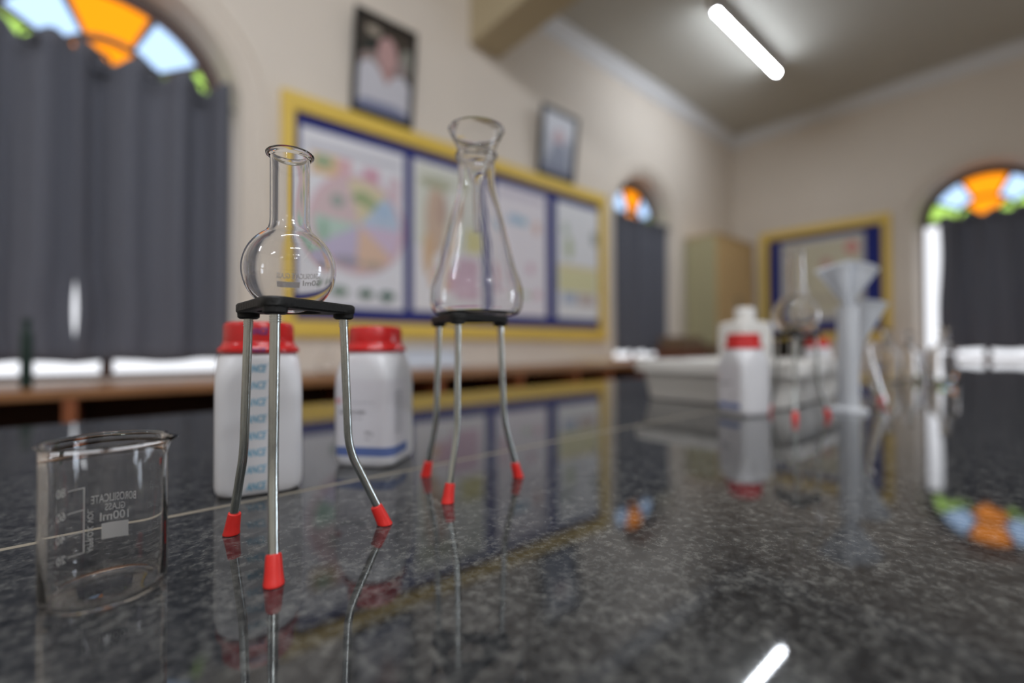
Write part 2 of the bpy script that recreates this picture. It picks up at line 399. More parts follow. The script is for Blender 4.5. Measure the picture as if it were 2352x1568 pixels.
def board(T, u0, u1, z0, z1, label, fr=.085):
    t = empty('notice_board', T((u0+u1)/2, 0, z0), label=label, cat='notice board')
    inv = Vector(t.location)
    Tl = lambda u, d, z: tuple(Vector(T(u, d, z))-inv)
    def tb(name, m, a, e, d0, d1, zz0, zz1, bev=.004):
        b = MB(); b.add([Tl(u, d, z) for u in (a, e) for d in (d0, d1) for z in (zz0, zz1)],
              [(0, 1, 3, 2), (4, 6, 7, 5), (0, 4, 5, 1), (2, 3, 7, 6), (0, 2, 6, 4), (1, 5, 7, 3)])
        return b.build(name, m, t, bevel=bev)
    tb('felt_panel', NAVY, u0+fr*.8, u1-fr*.8, -.012, -.001, z0+fr*.8, z1-fr*.8, 0)
    tb('frame_rail', YEL, u0, u1, -.03, -.001, z1-fr, z1); tb('frame_rail', YEL, u0, u1, -.03, -.001, z0, z0+fr)
    tb('frame_stile', YEL, u0, u0+fr*.72, -.03, -.001, z0+fr, z1-fr); tb('frame_stile', YEL, u1-fr, u1, -.03, -.001, z0+fr, z1-fr)
board(LW, .604, 3.066, .163, 1.343, 'long yellow framed navy notice board holding four posters')
board(RW, .935, 2.075, .166, 1.345, 'small yellow framed navy notice board on the right wall')
def poster(T, layers, label, d=-.0145):
    o = flat_print(None, 'poster', T, layers, d); tag(o, label, 'poster'); return o
wh = P(236, 237, 244)
cu, cz, rr_ = .985, .755, .235
poster(LW, [('r', (.692, 1.246, .318, 1.195), wh),
    ('r', (.715, 1.22, 1.10, 1.135), P(196, 196, 208)),
    ('r', (.74, .875, .975, 1.085), P(226, 178, 116)), ('r', (.875, .945, .975, 1.085), P(222, 160, 168)), ('e', (.80, 1.045, .045, .03), P(110, 150, 92)),
    ('r', (1.0, 1.10, .955, 1.07), P(216, 160, 180)), ('e', (1.05, 1.01, .03, .04), P(196, 92, 128)), ('r', (1.15, 1.22, .92, 1.05), P(218, 186, 198)),
    ('e', (cu, cz, .262, .262), P(216, 168, 178)),
    ('s', (cu, cz, rr_, 105, 175), P(210, 176, 178)), ('s', (cu, cz, rr_, 50, 105), P(218, 200, 146)), ('s', (cu, cz, rr_, 0, 50), P(170, 194, 222)),
    ('s', (cu, cz, rr_, -60, 0), P(206, 176, 208)), ('s', (cu, cz, rr_, -95, -40), P(226, 176, 138)), ('s', (cu, cz, rr_, -150, -95), P(182, 168, 206)), ('s', (cu, cz, rr_, 175, 210), P(168, 206, 186)),
    ('e', (.87, .86, .035, .035), P(122, 140, 126)), ('e', (1.0, .90, .055, .03), P(116, 146, 72)), ('e', (1.05, .875, .04, .03), P(132, 158, 82)), ('e', (1.12, .85, .05, .05), P(150, 186, 222)),
    ('e', (.80, .70, .022, .06), P(116, 168, 134)), ('e', (.92, .56, .07, .025), P(128, 120, 140)), ('e', (1.06, .55, .06, .022), P(176, 150, 120)),
    ('e', (.88, .40, .045, .026), P(66, 104, 76)), ('e', (1.02, .395, .04, .024), P(60, 100, 76)), ('e', (1.14, .39, .045, .026), P(44, 98, 78))],
    'white poster with a pastel sectored wheel, leftmost on the long notice board')
poster(LW, [('r', (1.302, 1.822, .322, 1.198), P(240, 238, 240)),
    ('r', (1.32, 1.80, .70, 1.18), P(216, 220, 200)), ('e', (1.46, 1.08, .12, .035), P(156, 160, 116)), ('e', (1.45, .86, .07, .20), P(196, 158, 124)),
    ('e', (1.50, .93, .03, .10), P(166, 124, 100)), ('e', (1.40, .66, .035, .13), P(212, 160, 96)), ('e', (1.62, .99, .10, .10), P(226, 228, 214)),
    ('r', (1.63, 1.80, .70, .84), P(214, 206, 110)), ('e', (1.50, .52, .06, .08), P(216, 160, 180)), ('r', (1.55, 1.77, .40, .66), P(206, 160, 184)), ('e', (1.44, .50, .035, .04), P(226, 176, 130))],
    'cream poster with brown shapes and pink panel, second from left on long board')
poster(LW, [('r', (1.906, 2.378, .325, 1.20), P(240, 234, 242)),
    ('r', (1.93, 2.35, 1.12, 1.17), P(208, 200, 216)), ('e', (2.07, .98, .06, .035), P(140, 184, 218)), ('e', (2.15, .975, .04, .03), P(120, 180, 206)), ('e', (2.28, .95, .03, .05), P(222, 172, 154)),
    ('e', (2.22, .66, .03, .04), P(214, 160, 184)), ('r', (1.95, 2.0, .48, .68), P(206, 150, 170)), ('e', (2.28, .48, .04, .03), P(218, 166, 182)), ('e', (2.18, .47, .04, .02), P(170, 200, 160))],
    'pale pink poster with small blue and orange patches, third from left on the long board')
poster(LW, [('r', (2.484, 2.972, .325, 1.20), P(236, 240, 244)),
    ('e', (2.62, .86, .045, .09), P(168, 186, 136)), ('e', (2.58, 1.0, .04, .05), P(180, 198, 180)), ('e', (2.92, .97, .04, .06), P(120, 134, 128)),
    ('r', (2.50, 2.95, .53, .72), P(220, 216, 144)), ('r', (2.50, 2.95, .70, .73), P(226, 206, 140)), ('r', (2.55, 2.70, .44, .52), P(146, 166, 196)), ('r', (2.72, 2.92, .43, .52), P(184, 164, 154))],
    'pale poster with a green plant and yellow lower panel, rightmost on the long board')
poster(RW, [('r', (1.135, 1.860, .37, 1.205), P(186, 184, 176)), ('r', (1.17, 1.80, .45, 1.16), P(190, 182, 142)), ('e', (1.235, 1.075, .055, .06), P(206, 92, 82)), ('e', (1.45, .945, .05, .05), P(176, 112, 92)),
    ('r', (1.3, 1.75, .55, .62), P(170, 160, 130))],
    'beige poster with two red spots on the small right notice board')

# framed portraits, leaning out at the top
def picture(x0, x1, z0, z1, label, layers):
    t = empty('framed_picture', (x0, W1-.012, z0), label=label, cat='picture'); t.rotation_euler = (rad(6.5), 0, 0)
    w_, h = x1-x0, z1-z0; f = .028
    for nm, a in (('frame_rail', (0, w_, -.02, 0, 0, f)), ('frame_rail', (0, w_, -.02, 0, h-f, h)), ('frame_stile', (0, f, -.02, 0, f, h-f)), ('frame_stile', (w_-f, w_, -.02, 0, f, h-f))):
        box(nm, BLACKF, t, *a, bevel=.003)
    T = lambda u, d, z: (u*w_, d, z*h)
    flat_print(t, 'portrait_print', T, [('r', (.05, .95, .04, .96), layers[0])]+layers[1:], -.006)
picture(.935, 1.292, 1.352, 1.872, 'black framed portrait of a person in a white top, left of the two',
    [P(62, 54, 46), ('e', (.30, .84, .12, .05), P(118, 104, 80)), ('e', (.85, .66, .10, .13), P(108, 108, 90)), ('e', (.28, .66, .14, .10), P(36, 42, 38)),
     ('e', (.74, .52, .12, .14), P(96, 74, 70)), ('e', (.30, .52, .2, .12), P(104, 78, 68)),
     ('x', [(.07, .10), (.93, .10), (.93, .42), (.80, .50), (.62, .46), (.55, .40), (.46, .47), (.28, .56), (.12, .50), (.07, .42)], P(190, 190, 200)),
     ('x', [(.40, .50), (.68, .50), (.60, .42), (.54, .36)], P(150, 92, 82)), ('e', (.53, .66, .16, .17), P(168, 112, 106)),
     ('x', [(.07, .05), (.93, .05), (.93, .12), (.70, .17), (.20, .16), (.07, .12)], P(66, 76, 120))])
picture(2.285, 2.668, 1.350, 1.835, 'black framed picture with pale blue and white print, right of the two',
    [P(150, 160, 178), ('r', (.08, .92, .62, .95), P(206, 212, 224)), ('e', (.50, .60, .14, .14), P(190, 150, 158)), ('x', [(.2, .10), (.8, .10), (.75, .48), (.5, .54), (.25, .46)], P(104, 116, 142)),
     ('r', (.07, .93, .05, .16), P(70, 80, 110)), ('e', (.22, .5, .10, .2), P(190, 198, 212))])

# ------------------------------------------------------------------ side counters with pigeonholes
def counter(label, T, u0, u1, d0, div, name='side_counter'):
    t = empty(name, (0, 0, 0), label=label, cat='counter')
    def tb(nm, m, a, e, dd0, dd1, z0, z1, bev=0):
        b = MB(); b.add([T(u, d, z) for u in (a, e) for d in (dd0, dd1) for z in (z0, z1)],
              [(0, 1, 3, 2), (4, 6, 7, 5), (0, 4, 5, 1), (2, 3, 7, 6), (0, 2, 6, 4), (1, 5, 7, 3)])
        return b.build(nm, m, t, bevel=bev)
    tb('worktop', WOOD, u0, u1, -d0, -.02, -.040, -.012, .003)
    tb('back_panel', WOODD, u0, u1, -.06, -.04, -.62, -.04)
    tb('shelf_board', WOODD, u0, u1, -d0+.01, -.06, -.36, -.34)
    tb('base_board', WOODD, u0, u1, -d0+.01, -.06, FZ, -.62)
    for x in div: tb('divider', DIV, x-.016, x+.016, -d0+.006, -.06, -.62, -.04)
    return t
counter('long brown wooden counter with open pigeonholes along the left wall', LW, -1.6, 4.99, .448, [-1.15, -.62, -.093, .36, .80, 1.22, 1.745, 2.227, 2.56, 3.0, 3.45, 3.9])
counter('brown wooden counter along the right wall under the window', RW, -4.6, 1.915, .448, [-1.1, -.6, -.1, .4, .9, 1.4])

# corner cupboard
t = empty('corner_cupboard', (4.34, 2.03, 0), label='tall tan cupboard in the far corner beside the small notice board', cat='cupboard')
box('carcass', CABF, t, 0, .84, .02, .325, -.012, 1.172)
box('top_board', CABS, t, -.008, .848, -.008, .328, 1.172, 1.192, bevel=.003)
box('door', CABS, t, .004, .417, 0, .02, .0, 1.165, bevel=.002); box('door', CABS, t, .423, .836, 0, .02, .0, 1.165, bevel=.002)
box('side_panel', CABF, t, -.006, 0, .025, .32, .02, 1.16, bevel=.002)
for x in (.395, .445): box('handle', CHROME, t, x-.005, x+.005, -.02, 0, .5, .6)

# things on the left counter
def wood_box(x0, x1, y0, y1, z0, h, m, label, n=3):
    t = empty('wooden_box', (x0, y0, z0), label=label, cat='box'); w_, d_ = x1-x0, y1-y0
    for i in range(n):
        a, e = i*h/n+.003, (i+1)*h/n-.003
        if i == 0: a = .001
        box('slat', m, t, 0, w_, 0, .012, a, e); box('slat', m, t, 0, .012, .0125, d_, a, e)
    box('back_panel', m, t, .0125, w_, d_-.012, d_, .001, h-.003); box('end_panel', m, t, w_-.012, w_, .0125, d_-.0125, .001, h-.003); box('base', m, t, .0125, w_-.0125, .0125, d_-.0125, .001, .01)
wood_box(3.62, 4.05, 2.0, 2.25, -.012, .10, BROWNB, 'reddish brown slatted wooden box on the counter by the cupboard')
wood_box(3.66, 4.02, 2.02, 2.24, .088, .11, BROWN2, 'grey brown slatted wooden box stacked on the reddish one')
wood_box(4.09, 4.31, 1.98, 2.22, -.012, .15, BROWN2, 'small brown wooden box touching the tan cupboard', 2)
t = empty('notebook', (2.56, 2.06, -.012), label='yellow covered notebook lying on the counter below the long board', cat='notebook')
box('pages', PAPERL, t, .003, .337, .003, .213, .002, .018); box('cover', YELP, t, 0, .34, 0, .216, .018, .021); box('cover', YELP, t, 0, .34, 0, .216, 0, .002)
t = empty('notebook', (2.93, 2.05, -.012), label='orange and yellow notebook nearest the far corner window', cat='notebook')
box('pages', PAPERL, t, .003, .277, .003, .213, .002, .024); box('cover', ORP, t, 0, .13, 0, .216, .024, .028); box('cover', YELP, t, .13, .28, 0, .216, .024, .028); box('cover', ORP, t, 0, .28, 0, .216, 0, .002)
# white shallow tray leaning on the wall
t = empty('shallow_tray', (1.38, 2.265, -.010), label='white shallow tray leaning on the wall behind the conical flask', cat='tray'); t.rotation_euler = (rad(-28), 0, 0)
box('base', mat('bluish_white_plastic', srgb(206, 212, 224), .5), t, -.18, .18, .0, .004, 0, .125)
for a in ((-.18, -.174, -.02, 0, 0, .125), (.174, .18, -.02, 0, 0, .125), (-.174, .174, -.02, 0, .119, .125), (-.174, .174, -.02, 0, 0, .006)): box('rim', TRAYP, t, *a)
# dark green bottle
b = MB(); b.lathe([(0, 0), (.014, 0), (.015, .004), (.015, .16), (.013, .175), (.0085, .185), (.0085, .2), (0, .2)], 24)
o = b.build('tube_bottle', GREENG, loc=(-.2, 2.1, -.012), smooth=40); tag(o, 'tall thin dark green bottle on the counter under the large left window', 'bottle')
b = MB(); b.lathe([(0, .2), (.0105, .2), (.0105, .218), (0, .219)], 24); b.build('cap', GREENG, o, smooth=40)
# white paper stack on the window counter
for i, (x, y, w_, h) in enumerate(((.30, 2.12, .2, .028), (-.32, 2.14, .16, .02))):
    pass
# black case on right counter
t = empty('equipment_case', (5.10, 1.60, -.012), label='black equipment case on the right counter under the small board', cat='case')
box('body', BLACKF, t, 0, .26, 0, .30, 0, .165, bevel=.008); box('lid', BLACKF, t, -.004, .264, -.004, .304, .167, .200, bevel=.008)
box('handle', BLACKF, t, -.02, -.004, .09, .21, .09, .10, bevel=.003)

# ------------------------------------------------------------------ lab bench
t = empty('lab_bench', (0, 0, 0), label='black polished granite bench top with a pale joint', cat='bench')
XA, XE, YA, YE, YS = -1.3, 4.30, -.95, .967, .3834
box('granite_slab', GRAN, t, XA, XE, YS+.0018, YE, -.022, 0, bevel=.0015)
box('granite_slab', GRAN, t, XA, XE, YA, YS-.0018, -.022, 0, bevel=.0015)
box('joint_filler', GROUT, t, XA+.001, XE-.001, YS-.0022, YS+.0022, -.021, -.00005)
box('cabinet_body', WOODD, t, XA+.05, XE-.05, YA+.05, YE-.06, FZ+.001, -.023)

# ------------------------------------------------------------------ glassware
def glass(name, prof, loc, parent=None, n=72, rz=0, tilt=None):
    b = MB(); b.lathe(prof, n); o = b.build(name, GLASS, parent, smooth=50)
    if loc is not None: o.location = loc
    return o
def wall_profile(outer, th, inner_bottom):
    """outer: (r,z) from the bottom centre up to the rim; returns closed outer + rim bead + inner"""
    inner = []
    for i, (r, z) in enumerate(outer):
        p = outer[max(i-1, 0)]; q = outer[min(i+1, len(outer)-1)]
        dx, dz = q[0]-p[0], q[1]-p[1]; L = math.hypot(dx, dz) or 1
        nr, nz = r-dz/L*th, z+dx/L*th
        if r < 1e-6: nr = 0
        inner.append((max(nr, 0), max(nz, inner_bottom)))
    return inner
def rb_flask(loc, R, zc, neck_r, z_rim, label, th=.0012):
    """round bottom flask, heights relative to loc"""
    out = []; a1 = math.asin(min(1, (neck_r+.0025)/R))
    for i in range(29):
        a = -pi/2+(pi/2+pi/2-a1)*i/28; out.append((R*cos(a), zc+R*sin(a)))
    zt = out[-1][1]
    out += [(neck_r+.0009, zt+.0022), (neck_r+.0002, zt+.0048), (neck_r, zt+.008)]
    out += [(neck_r, zt+(z_rim-.004-zt)*k) for k in (.5, .8)]
    out += [(neck_r, z_rim-.0035), (neck_r+.0009, z_rim-.0028), (neck_r+.0021, z_rim-.0018), (neck_r+.0023, z_rim-.0008), (neck_r+.0016, z_rim)]
    inn = wall_profile(out[:-4], th, 0); inn[-1] = (neck_r-th, z_rim-.003)
    prof = out+[(neck_r+.0004, z_rim+.0002), (neck_r-th+.0004, z_rim-.0006)]+inn[::-1]
    o = glass('boiling_flask', prof, loc); tag(o, label, 'flask'); return o
def tripod(c, label, angs, feet=None, top=.1378, rt=.0305, hole=.0165, foot_r=.048):
    t = empty('flask_tripod', (c[0], c[1], 0), label=label, cat='tripod')
    # plate: rounded triangle with a hole
    n = 72; outer = []
    def plate_r(a):
        best = 0
        A = [rad(x) for x in angs]
        # support of a rounded triangle, corners at rt
        pts = [(rt*cos(x), rt*sin(x)) for x in A]; rc = .0066
        d = (cos(a), sin(a)); lo, hi = 0, .08
        def inside(r):
            x, y = r*d[0], r*d[1]; m = 9
            ins = True
            for i in range(3):
                p, q = pts[i], pts[(i+1) % 3]; ex, ey = q[0]-p[0], q[1]-p[1]; L = math.hypot(ex, ey)
                s = (ex*(y-p[1])-ey*(x-p[0]))/L
                if s < 0: ins = False
                tt = max(0, min(1, ((x-p[0])*ex+(y-p[1])*ey)/L/L)); m = min(m, math.hypot(x-p[0]-tt*ex, y-p[1]-tt*ey))
            return ins or m < rc
        for _ in range(24):
            mid = (lo+hi)/2
            if inside(mid): lo = mid
            else: hi = mid
        return lo
    rs = [plate_r(2*pi*i/n) for i in range(n)]
    zt, zb, bv = top, top-.0056, .0010
    P_ = lambda r, i, z: (r*cos(2*pi*i/n), r*sin(2*pi*i/n), z)
    rings = [[P_(hole, i, zb) for i in range(n)], [P_(rs[i]-bv, i, zb) for i in range(n)], [P_(rs[i], i, zb+bv) for i in range(n)], [P_(rs[i], i, zt-bv) for i in range(n)],
             [P_(rs[i]-bv, i, zt) for i in range(n)], [P_(hole+.001, i, zt) for i in range(n)], [P_(hole, i, zt-.001) for i in range(n)], [P_(hole, i, zb) for i in range(n)]]
    b = MB(); b.loft(rings, caps=False)
    for a in angs:
        x, y = rt*cos(rad(a)), rt*sin(rad(a)); b.lathe([(0, zb-.0032), (.0046, zb-.0032), (.0058, zb-.0022), (.0060, zb+.001), (0, zb+.001)], 20, c=(x, y))
    b.build('ring_plate', BLACKP, t, smooth=35)
    for k, a in enumerate(angs):
        A = rad(a); d = Vector((cos(A), sin(A), 0)); p0 = d*rt+Vector((0, 0, zb-.002))
        ft = Vector((feet[k][0]-c[0], feet[k][1]-c[1], 0)) if feet else d*foot_r
        kn = d*(rt+.0032)+Vector((0, 0, .050)); 
        end = ft+Vector((0, 0, .002))
        pts = [p0, p0.lerp(kn, .4), p0.lerp(kn, .8)]
        a0, b0, c0 = p0.lerp(kn, .86), kn+Vector((0, 0, -.001)), kn.lerp(end, .22)
        for i in range(9):
            s = i/8; pts.append(a0*(1-s)**2+b0*2*s*(1-s)+c0*s*s)
        pts += [kn.lerp(end, .6), end+(kn-end).normalized()*.006]
        b = MB(); b.tube(pts, .00245, 20); lg = b.build('leg', STEEL, t, smooth=50)
        b = MB(); dn = (kn-p0).normalized()
        for j in range(4): q = p0+dn*(.0013*j+.0012); b.tube([q-dn*.0003, q+dn*.0003], .0028, 16)
        b.build('screw_thread', STEEL, lg)
        ax = (kn-end).normalized(); fb = MB()
        base = ft+Vector((0, 0, .0003)); ring0 = [base+Vector((.0046*cos(2*pi*i/28), .0046*sin(2*pi*i/28), 0)) for i in range(28)]
        L = .0135; rings = [ring0]
        up = Vector((0, 0, 1))
        for s, r in ((.05, .0047), (.12, .0044), (.45, .0040), (.9, .0036), (.98, .0034), (1., .0030)):
            cc = base+ax*L*s
            nrm = up.lerp(ax, min(1, s*1.6)).normalized(); e1 = Vector((1, 0, 0))-nrm*nrm.x; e1.normalize(); e2 = nrm.cross(e1)
            rings.append([cc+r*(cos(2*pi*i/28)*e1+sin(2*pi*i/28)*e2) for i in range(28)])
        fb.loft(rings); fb.build('rubber_foot', REDR, lg, smooth=45)
    return t
# front tripod and flask
tripod((.0772, .2826), 'nearest black topped tripod with red rubber feet, under the round flask', [121, 242, -1], [(.0553, .3222), (.0588, .2405), (.1318, .2757)])
fl = rb_flask((.0770, .2818, 0), .0246, .1562, .0104, .2228, 'small round bottom glass flask with a straight neck on the nearest tripod')
# printing on the far side of the bulb
def print_on(parent, name, items, mp, m):
    b = MB()
    for vs, fs in items: b.add([mp(*v) for v in vs], fs)
    return b.build(name, m, parent)
def rect(x0, x1, y0, y1, n=10):
    vs = []; fs = []
    for i in range(n+1): vs += [(x0+(x1-x0)*i/n, y0), (x0+(x1-x0)*i/n, y1)]
    for i in range(n): fs.append((2*i, 2*i+2, 2*i+3, 2*i+1))
    return vs, fs
def sph(u, v, R=.02475, zc=.1562):
    a, e = u/R, v/R; return (R*cos(a)*cos(e), R*sin(a)*cos(e), zc+R*sin(e))
RB = .02475; k = RB*pi/180
print_on(fl, 'printed_marking', [text_mesh('BOROSILICATE GLASS', 29*k, -4.2*k, 64*k, 8*k, bold=.015), text_mesh('50ml', 30*k, -15*k, 27*k, 9*k, bold=.015), rect(61*k, 93*k, -18*k, -9*k)], sph, FROST)
# second tripod with conical flask and funnel
c2 = (.2185, .3100)
tripod(c2, 'second black topped tripod with red feet, under the conical flask', [103, 224, -17], [(.2073, .3545), (.1838, .2838), (.2650, .2983)], hole=.016)
ec = (.2255, .3040)
def erlen(loc, s, h, label, lip=.0174, nr=.0148, R=.0378):
    z = lambda f: f*h
    out = [(0, .0002), (R*.76, .0001), (R*.80, 0), (R*.90, .0012*s), (R*.97, .0055*s), (R, .013*s), (R*.993, .021*s), (R*.94, .028*s), (R*.84, h*.29),
           (R*.84+(nr+.004-R*.84)*.5, h*.485), (nr+.0040, h*.68), (nr+.0022, h*.73), (nr+.0012, h*.765), (nr+.0006, h*.79), (nr, h*.82), (nr, h*.93), (nr+.0003, h*.965), (lip-.0006, h*.98), (lip, h*.99), (lip-.0005, h)]
    inn = wall_profile(out[:-3], .0013, .0016); inn[-1] = (nr-.0013+.0006, h*.975); inn[0] = (0, .002); inn[1] = (R*.74, .0019); inn[2] = (R*.78, .0018)
    prof = out+[(nr-.0003, h-.0002)]+inn[::-1]
    o = glass('conical_flask', prof, loc); tag(o, label, 'flask'); return o
erlen((ec[0], ec[1], .1381), 1, .1315, 'conical glass flask standing on the second tripod')
# glass funnel in its neck
def funnel(loc, mtl, label, rim, cone_h, sr, stem, tilt=(0, 0, 0), th=.0011, name='glass_funnel'):
    """origin where the cone meets the stem"""
    out = [(sr*.7, -stem), (sr*.85, -stem*.5), (sr, -.002), (sr+.0006, .0006)]+[(sr+(rim-sr)*k, cone_h*k) for k in (.25, .5, .75, .97)]+[(rim+.0007, cone_h-.0006), (rim+.0006, cone_h+.0004)]
    inn = [(rim-th*.6, cone_h+.0002)]+[(sr-th+(rim-sr)*k, cone_h*k+th*.2) for k in (.75, .5, .25)]+[(sr-th*.9, .001), (sr*.85-th*.75, -stem*.5), (sr*.7-th*.7, -stem)]
    b = MB(); b.lathe(out+inn, 56, closed=True); o = b.build(name, mtl, smooth=50); o.location = loc; o.rotation_euler = tilt
    return tag(o, label, 'funnel')
funnel((ec[0], ec[1], .2455), GLASS, 'clear glass funnel sitting in the neck of the conical flask', .0225, .0435, .0036, .040)

# beaker
BCX, BCY, BR_, BH = -.0010, .2850, .0227, .0700
n = 96; rings = []
prof = [(0, 0), (BR_-.0034, 0), (BR_-.003, 0), (BR_-.0009, .0009), (BR_-.0001, .0028), (BR_, .006), (BR_, .03), (BR_, .06), (BR_, BH-.003), (BR_+.0006, BH-.0014), (BR_+.0013, BH-.0006), (BR_+.0010, BH), (BR_-.0004, BH-.0002),
        (BR_-.0012, BH-.0014), (BR_-.0013, BH-.004), (BR_-.0013, .03), (BR_-.0013, .0045), (BR_-.0019, .0026), (BR_-.0032, .0019), (BR_-.0036, .0018), (0, .0018)]
b = MB(); b.lathe(prof, n)
SA = rad(-28)
nv = []
for x, y, z in b.v:
    r = math.hypot(x, y); a = math.atan2(y, x); da = (a-SA+pi) % (2*pi)-pi
    t_ = max(0, (z-(BH-.011))/.011)
    if t_ > 0 and r > .02:
        g = math.exp(-(da/.22)**2)*t_**1.7
        side = -math.exp(-((abs(da)-.5)/.2)**2)*.0007*t_
        r += g*.0052+side; z += g*.0002
        x, y = r*cos(a), r*sin(a)
    nv.append((x, y, z))
b.v = nv
bk = b.build('beaker', GLASS, loc=(BCX, BCY, .0003), smooth=50); tag(bk, 'small glass beaker with white printed graduations at front left', 'beaker')
cylm = lambda u, v, R=BR_+.0002: (R*cos(u/R), R*sin(u/R), v)
kk = (BR_+.0002)*pi/180
it = [text_mesh('BOROSILICATE', 57.8*kk, .0353, 47.7*kk, .0040, bold=.012), text_mesh('GLASS', 71*kk, .0310, 21*kk, .0034, bold=.012), text_mesh('100ml', 66.8*kk, .0262, 30*kk, .0042, bold=.012)]
it.append(rect(67.2*kk, 95.2*kk, .0172, .0250, 14))
it.append(rect(111.8*kk, 113.2*kk, .0126, .0444, 2))
for z in (.0441, .0336, .0233, .0127): it.append(rect(113*kk, 130.2*kk, z-.00026, z+.00026, 6))
for s_, z in (('80', .0443), ('60', .0335), ('40', .0233), ('20', .0126)): it.append(text_mesh(s_, 132.3*kk, z-.0020, 12*kk, .0040, bold=.012))
vs, fs = text_mesh('APPROX. VOL.', 0, 0, .0215, .0024, bold=.01); it.append(([(109.2*kk-b_, .0120+a_) for a_, b_ in vs], fs))
print_on(bk, 'printed_marking', it, cylm, FROST)

# ------------------------------------------------------------------ chemical bottles
def rsq(hw, rc, z, n=10):
    pts = []
    for cx_, cy_, a0 in ((hw-rc, hw-rc, 0), (-hw+rc, hw-rc, 90), (-hw+rc, -hw+rc, 180), (hw-rc, -hw+rc, 270)):
        pts += [(cx_+rc*cos(rad(a0+90*i/n)), cy_+rc*sin(rad(a0+90*i/n)), z) for i in range(n+1)]
    return pts
def around(s, hw=.0302, rc=.0102):
    """point on the rounded square: s = 0 middle of the -Y face, + towards the +X face"""
    st = hw-rc; q = rc*pi/2
    if abs(s) <= st: return (s, -hw)
    sg = 1 if s > 0 else -1; s_ = abs(s)-st
    if s_ <= q: a = s_/rc; return (sg*(st+rc*sin(a)), -st-rc*cos(a))
    s_ -= q; return (sg*hw, -st+s_)
def bottle(loc, rz, label, group=None):
    t = empty('chemical_bottle', loc, rz, label=label, cat='bottle', group=group)
    b = MB(); b.loft([rsq(h, c, z) for h, c, z in ((.0240, .009, .0), (.0275, .0095, .0012), (.0294, .010, .0045), (.030, .010, .009), (.030, .010, .074), (.030, .012, .084), (.0298, .0165, .092), (.0293, .0225, .099), (.0287, .0262, .1045), (.0272, .0270, .1075), (.0262, .0260, .1080))])
    b.build('bottle_body', HDPE, t, smooth=40)
    # cap with skirt flange and fine ribs
    b = MB(); nn = 96
    def rg(r, z, rib=0): return [((r+rib*(i % 2))*cos(2*pi*i/nn), (r+rib*(i % 2))*sin(2*pi*i/nn), z) for i in range(nn)]
    b.loft([rg(.0285, .1081), rg(.0296, .1086), rg(.0296, .1112), rg(.0288, .1120), rg(.0272, .1132), rg(.0264, .1150), rg(.0258, .1165), rg(.0252, .1168, .0004), rg(.0249, .1295, .0004), rg(.0243, .1312), rg(.0232, .1322), rg(.0215, .1324), rg(.0205, .1318), rg(.001, .1318)])
    b.build('screw_cap', REDC, t, smooth=40)
    return t
B1 = bottle((.0916, .4203, 0), rad(-11), 'white bottle with red cap and a column of blue lettering, behind the nearest tripod')
fm = lambda u, v: (u, -.03015, v)
it = []
for i in range(8):
    z = .0935-.01265*i
    if z > .004: it.append(text_mesh("ANCE", -.0095, z, .0138, .0058, shear=.35, bold=.02)); it.append(text_mesh("'", .0057, z+.0052, .0008, .0018, shear=.35))
print_on(B1, 'printed_lettering', it, fm, INKB)
cm = lambda u, v, R=.0264: (R*sin(u/R), -R*cos(u/R), v)
print_on(B1, 'cap_lettering', [text_mesh("ANCE", -.0075, .1222, .0135, .0052, shear=.35, bold=.02)], lambda u, v: cm(u, v, .0262), INKV)
print_on(B1, 'cap_lettering', [text_mesh("ANCE", -.0095, .1088, .0135, .0030, shear=.35, bold=.02)], lambda u, v: cm(u, v, .0302), INKV)
def label_sheet(parent, s0, s1, z0, z1, m, name='paper_label', off=0.0):
    b = MB(); n_ = 40; vs = []; fs = []
    for i in range(n_+1):
        x, y = around(s0+(s1-s0)*i/n_, .03015+off, .0101+off); vs += [(x, y, z0), (x, y, z1)]
    for i in range(n_): fs.append((2*i, 2*i+2, 2*i+3, 2*i+1))
    b.add(vs, fs); return b.build(name, m, parent, smooth=60)
def wrap(off): return lambda u, v: around(u, .0302+off, .0101+off)+(v,)
def labelled(B, chem1, chem2, s1=.062):
    lb = label_sheet(B, -.0262, s1, .010, .082, PAPERL)
    label_sheet(lb, -.0262, s1, .011, .0195, BLUEB, 'blue_band', .0001)
    print_on(lb, 'printed_text', [text_mesh(chem1, -.0205, .0502, .0245, .0028, bold=.02)], wrap(.00015), INKK)
    print_on(lb, 'printed_text', [text_mesh(chem2, -.0150, .0452, .0160, .0020)], wrap(.00015), INKG)
    print_on(lb, 'printed_text', [text_mesh('FOR LABORATORY USE ONLY', -.0095, .0598, .0235, .0018)], wrap(.00015), INKL)
    print_on(lb, 'printed_text', [text_mesh('500 g', .0040, .0300, .0080, .0042, bold=.01), text_mesh('Net', .0045, .0262, .0045, .0020)], wrap(.00015), INKG)
    print_on(lb, 'printed_text', [rect(-.0250, -.0200, .0595, .0645, 1)], wrap(.00015), REDI)
    if s1 < .05: return
    it = [rect(.034, .050+.003*random.random(), .070-.0026*i, .0711-.0026*i, 6) for i in range(16)]
    print_on(lb, 'fine_print', it, wrap(.00015), INKL)
B2 = bottle((.1990, .4375, 0), rad(-50), 'white bottle with red cap, printed label and blue band, between the two tripods')
labelled(B2, 'MERCURIC IODIDE', 'for lab. use')
B3 = bottle((.793, .3300, 0), rad(-112), 'white bottle with red cap in front of the white tray')
labelled(B3, 'SODIUM CHLORIDE', 'for lab. use', .022)
B4 = bottle((1.44, .405, 0), rad(20), 'white bottle with red cap behind the right-hand tripods, beyond the tray')
